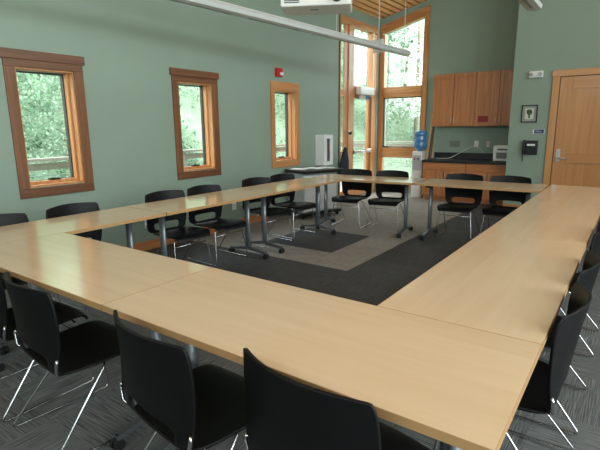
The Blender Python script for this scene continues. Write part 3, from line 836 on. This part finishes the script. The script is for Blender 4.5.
# ------------------------------------------------------------------ pendant strip lights, projector, exit sign
def strip_light(p0, p1, cab, label):
    p0, p1 = Vector(p0), Vector(p1); L = (p1-p0).length; a = math.atan2(p1.y-p0.y, p1.x-p0.x)
    t = thing('pendant_strip_light', label, 'pendant light', p0, a, 'pendant strip lights')
    bm = new_bm()
    prof = [(-.075, -.0), (-.068, -.045), (-.02, -.055), (.02, -.055), (.068, -.045), (.075, 0), (.05, .028), (-.05, .028)]
    n = len(prof); A = [bm.verts.new((0, y, z)) for y, z in prof]; B = [bm.verts.new((L, y, z)) for y, z in prof]
    for k in range(n): bm.faces.new((A[k], A[(k+1) % n], B[(k+1) % n], B[k]))
    bm.faces.new(A[::-1]); bm.faces.new(B)
    obj('housing', bm, M['grey_light'], t)
    bm = new_bm(); box(bm, .05, L-.05, -.045, .045, .0285, .036); obj('diffuser', bm, M['white_pl'], t)
    bm = new_bm()
    q = .3
    while q < L-.3: box(bm, q, q+.9, -.018, .018, -.0575, -.0552); q += 1.2
    obj('louvre', bm, plain('strip_louvre', srgb(150, 156, 156), .5), t)
    for d in cab:
        w = p0+(p1-p0)*(d/L)
        bm = new_bm(); h = zc(w.x)-p0.z
        cyl(bm, (d, 0, .028), (d, 0, h-.012), .006, 6)
        cyl(bm, (d, 0, h-.03), (d, 0, h+.012), .035, 14)
        obj('suspension_cable', bm, M['white'], t)
strip_light((-3.93, 1.6, 2.72), (-3.53, 8.25, 2.72), (1.75, 4.45, 6.55), 'long pale grey pendant strip light parallel to the window wall')
strip_light((-1.06, .9, 2.70), (-1.06, 5.85, 2.70), (.5, 4.6), 'pale grey pendant strip light whose end shows at the top above the wooden door')
# projector
t = thing('projector', 'white projector hanging from the ceiling at top centre', 'projector', (-2.22, 3.35, 2.365), math.radians(28))
ob_box('housing', M['white_pl'], t, -.27, .28, -.15, .17, 0, .13, bev=.015)
bm = new_bm(); cyl(bm, (.17, -.15, .065), (.17, -.185, .065), .045, 20); cyl(bm, (.17, -.185, .065), (.17, -.19, .065), .036, 20); obj('lens', bm, M['black'], t)
bm = new_bm()
for k in range(6): box(bm, -.24, -.12, -.153, -.15, .025+k*.014, .032+k*.014)
obj('vent', bm, M['black'], t)
bm = new_bm(); box(bm, -.05, .02, -.03, -.01, -.002, .0005); obj('bottom_latch', bm, M['foot'], t)
bm = new_bm(); h = zc(-2.22)-2.365; cyl(bm, (0, 0, .13), (0, 0, h-.02), .02, 12); cyl(bm, (0, 0, h-.02), (0, 0, h+.015), .07, 16); box(bm, -.1, .1, -.1, .1, .128, .145)
obj('ceiling_mount', bm, M['white'], t)
# exit sign hanging near the entry
ex, ey = -3.97, 8.0
t = thing('exit_sign', 'white exit sign hanging on a stem from the slatted ceiling near the corner', 'exit sign', (ex, ey, 2.74), math.radians(-8))
ob_box('sign_body', M['white_pl'], t, -.10, .10, -.03, .03, .0, .22, bev=.01)
o = text(t, 'EXIT', .10, (0, -.0312, .10), M['green'])
bm = new_bm(); h = zc(ex)-2.74; cyl(bm, (0, 0, .22), (0, 0, h-.02), .009, 10); cyl(bm, (0, 0, h-.03), (0, 0, h+.012), .06, 16); obj('stem', bm, M['white'], t)
bm = new_bm(); px, py = -4.05, 7.45
cyl(bm, (px, py, zc(px)-.025), (px, py, zc(px)+.012), .055, 18)
tag(obj('smoke_detector', bm, M['white_pl']), 'small round white detector on the slatted ceiling beside the exit sign stem', 'smoke detector')

# ------------------------------------------------------------------ outside: deck, railing, hillside, trees
def terrain(x, y):
    d = max(0, -7.4-x); e = max(0, y-12.6)
    return -.5 + .72*d + .22*e + .25*math.sin(x*.7+y*.4)*min(1, (d+e)*.3)
bm = new_bm(); n = 44; G = []
for j in range(n+1):
    row = []
    for i in range(n+1):
        x_, y_ = -32+44*i/n, -10+48*j/n
        row.append(bm.verts.new((x_, y_, terrain(x_, y_) if (x_ < -5.2 or y_ > 10.2) else -.6)))
    G.append(row)
for j in range(n):
    for i in range(n): f = bm.faces.new((G[j][i], G[j][i+1], G[j+1][i+1], G[j+1][i])); f.smooth = True
o = obj('ground', bm, M['soil']); o['kind'] = 'structure'
# deck boards
bm = new_bm(); x = -6.6
while x < -4.95: box(bm, x, x+.135, YN-.5, 11.2, -.10, -.07); x += .142
y = YB+.26
xx = -4.9
while xx < 1.0: box(bm, xx, xx+.135, YB+.24, 11.2, -.10, -.07); xx += .142
tag(obj('deck', bm, M['deck']), 'weathered grey board deck outside the windows', 'deck', kind='structure')
def railing(a, b, label):
    a, b = Vector(a), Vector(b); L = (b-a).length
    t = thing('deck_railing', label, 'railing', a, math.atan2(b.y-a.y, b.x-a.x), 'deck railings')
    bm = new_bm(); box(bm, 0, L, -.07, .07, 1.02, 1.06); obj('top_rail', bm, M['deck'], t)
    bm = new_bm(); box(bm, 0, L, -.02, .02, .90, .99); obj('upper_rail', bm, M['deck'], t)
    bm = new_bm(); z = .12
    while z < .85: box(bm, 0, L, -.005, .005, z, z+.012); z += .1
    obj('wire', bm, M['steel'], t)
    q = .65
    while q < L:
        bm = new_bm(); box(bm, q-.05, q+.05, -.045, .045, -.09, 1.02); obj('post', bm, M['deck'], t); q += 1.9
railing((-6.55, YN-.4, 0), (-6.55, 11.1, 0), 'grey wooden deck railing outside the three small windows')
railing((-6.47, 11.15, 0), (.9, 11.15, 0), 'grey wooden deck railing outside the tall corner window')

def leaves(bm, c, rad, n, size, mi=0):
    for _ in range(n):
        while True:
            v = Vector((random.uniform(-1, 1), random.uniform(-1, 1), random.uniform(-1, 1)))
            if .35 < v.length < 1: break
        p = Vector(c) + Vector((v.x*rad[0], v.y*rad[1], v.z*rad[2]))
        s = size*random.uniform(.6, 1.3)
        q = Matrix.Rotation(random.uniform(0, 2*PI), 3, 'Z') @ Matrix.Rotation(random.uniform(-1.1, 1.1), 3, 'X')
        a = [q @ Vector(w) for w in ((0, -s, 0), (s*.55, 0, s*.12), (0, s, 0), (-s*.55, 0, s*.12))]
        f = bm.faces.new([bm.verts.new(p+w) for w in a]); f.material_index = mi

def tree(x, y, h, mat, label, ncl=9, spread=1.5, trunk=.11, nl=150, low=.3):
    z0 = terrain(x, y)
    t = thing('tree', label, 'tree', (x, y, z0), 0, 'trees beyond the deck')
    bm = new_bm(); lx, ly = random.uniform(-.3, .3), random.uniform(-.3, .3)
    tube(bm, [(0, 0, -.3), (lx*.3, ly*.3, h*.35), (lx*.7, ly*.5, h*.65), (lx, ly, h*.97)], [trunk*1.3, trunk, trunk*.7, trunk*.25], 9)
    for k in range(5):
        a = random.uniform(0, 2*PI); zz = h*random.uniform(.4, .8)
        tube(bm, [(lx*.6, ly*.5, zz), (lx*.6+math.cos(a)*spread*.5, ly*.5+math.sin(a)*spread*.5, zz+.35), (lx*.6+math.cos(a)*spread*.8, ly*.5+math.sin(a)*spread*.8, zz+.5)], [trunk*.35, trunk*.22, trunk*.08], 6)
    obj('trunk', bm, M['bark'], t)
    bm = new_bm()
    for k in range(ncl):
        a = random.uniform(0, 2*PI); rr = random.uniform(.1, 1)*spread; zz = h*random.uniform(low, 1.0)
        leaves(bm, (lx*.7+math.cos(a)*rr, ly*.7+math.sin(a)*rr, zz), (.9, .9, .55), nl, .10)
    obj('crown', bm, M[mat], t)
TR = [(-8.9, 15.6, 6.5, 'leaf1', 'leafy tree seen through the transom above the glass door'),
      (-13.2, 17.6, 6, 'leaf1', 'leafy tree whose crown fills the third window'),
      (-9.6, 18.6, 7, 'leaf1', 'leafy tree beyond the entry sidelight'),
      (-10.4, 22.0, 8, 'leaf3', 'glare-whitened leafy tree beyond the glass door'),
      (-8.4, 19.6, 8.5, 'leaf3', 'glare-whitened leafy tree left in the tall corner window'),
      (-6.9, 17.2, 8, 'leaf3', 'tall glare-whitened tree in the middle of the tall corner window'),
      (-7.4, 22.5, 9, 'leaf3', 'glare-whitened tree farther back in the tall corner window'),
      (-5.3, 16.4, 8, 'leaf3', 'glare-whitened tree behind the right part of the tall corner window')]
for x, y, h, m, lab in TR:
    tree(x, y, h, m, lab, ncl=15, spread=1.8, nl=190, low=.12, trunk=.06)
# undergrowth on the hillside: nobody could count it
bm = new_bm()
for _ in range(520):
    if random.random() < .8: x_, y_ = random.uniform(-16, -7.9), random.uniform(2.0, 24)
    else: x_, y_ = random.uniform(-9, -1.5), random.uniform(13.2, 24)
    s = random.uniform(.35, .8)
    leaves(bm, (x_, y_, terrain(x_, y_)+s*.3), (s*1.25, s*1.25, s*.9), 120, .05, random.choice((0, 0, 1)))
for _ in range(260):
    x_, y_ = random.uniform(-13.5, -8.3), random.uniform(2.6, 8.0); s = random.uniform(.25, .5)
    leaves(bm, (x_, y_, terrain(x_, y_)+s*.2), (s*1.5, s*1.5, s*.8), 80, .045, random.choice((0, 0, 1)))
o = obj('undergrowth', bm, [M['leaf2'], M['leaf1']])
tag(o, 'bright green undergrowth covering the hillside outside', 'undergrowth', kind='stuff')

# ------------------------------------------------------------------ light
w = bpy.data.worlds.new('World'); S.world = w; w.use_nodes = True
nt = w.node_tree; nt.nodes.clear()
bg = nt.nodes.new('ShaderNodeBackground'); out = nt.nodes.new('ShaderNodeOutputWorld')
bg.inputs[0].default_value = (.93, .98, 1.0, 1); bg.inputs[1].default_value = 5.0
nt.links.new(bg.outputs[0], out.inputs[0])
def portal(loc, rot, sx, sy):
    l = bpy.data.lights.new('window_daylight_portal', 'AREA'); l.shape = 'RECTANGLE'; l.size = sx; l.size_y = sy
    l.cycles.is_portal = True
    o = bpy.data.objects.new('window_daylight_portal', l); C.objects.link(o); o.location = loc; o.rotation_euler = rot
for a, b, _ in WIN: portal((XL-.21, (a+b)/2, 1.45), (0, -PI/2, 0), 1.15, b-a-.15)
portal((XL-.12, 8.6, 1.7), (0, -PI/2, 0), 3.3, 1.4)
portal((-4.16, YB+.14, 1.9), (-PI/2, 0, 0), .9, 3.5)
for a, b in RW: portal((XR+.2, (a+b)/2, 1.875), (0, PI/2, 0), 2.85, b-a)
for a, b in ADDED_CL: portal((XR+.2, (a+b)/2, 4.42), (0, PI/2, 0), 1.55, b-a)
for a, b in ADDED_NW: portal(((a+b)/2, YN-.2, 2.95), (PI/2, 0, 0), b-a, 1.2)

# ------------------------------------------------------------------ camera
cam = bpy.data.cameras.new('camera'); co = bpy.data.objects.new('camera', cam); C.objects.link(co)
cam.sensor_fit = 'HORIZONTAL'; cam.sensor_width = 36; cam.lens = 464.0/600*36
cam.clip_start = .05; cam.clip_end = 200
yaw, pitch, roll = -.6227, -.2092, -.0097
fwd = Vector((math.sin(yaw)*math.cos(pitch), math.cos(yaw)*math.cos(pitch), math.sin(pitch)))
right = Vector((math.cos(yaw), -math.sin(yaw), 0)); up = right.cross(fwd)
r2 = right*math.cos(roll)+up*math.sin(roll); u2 = -right*math.sin(roll)+up*math.cos(roll)
co.matrix_world = Matrix(((r2.x, u2.x, -fwd.x, 0), (r2.y, u2.y, -fwd.y, 0), (r2.z, u2.z, -fwd.z, 1.45), (0, 0, 0, 1)))
S.camera = co

S.view_settings.view_transform = 'Standard'
S.view_settings.look = 'None'
S.view_settings.gamma = 1
S.view_settings.exposure = 0.87
S.view_settings.use_curve_mapping = False
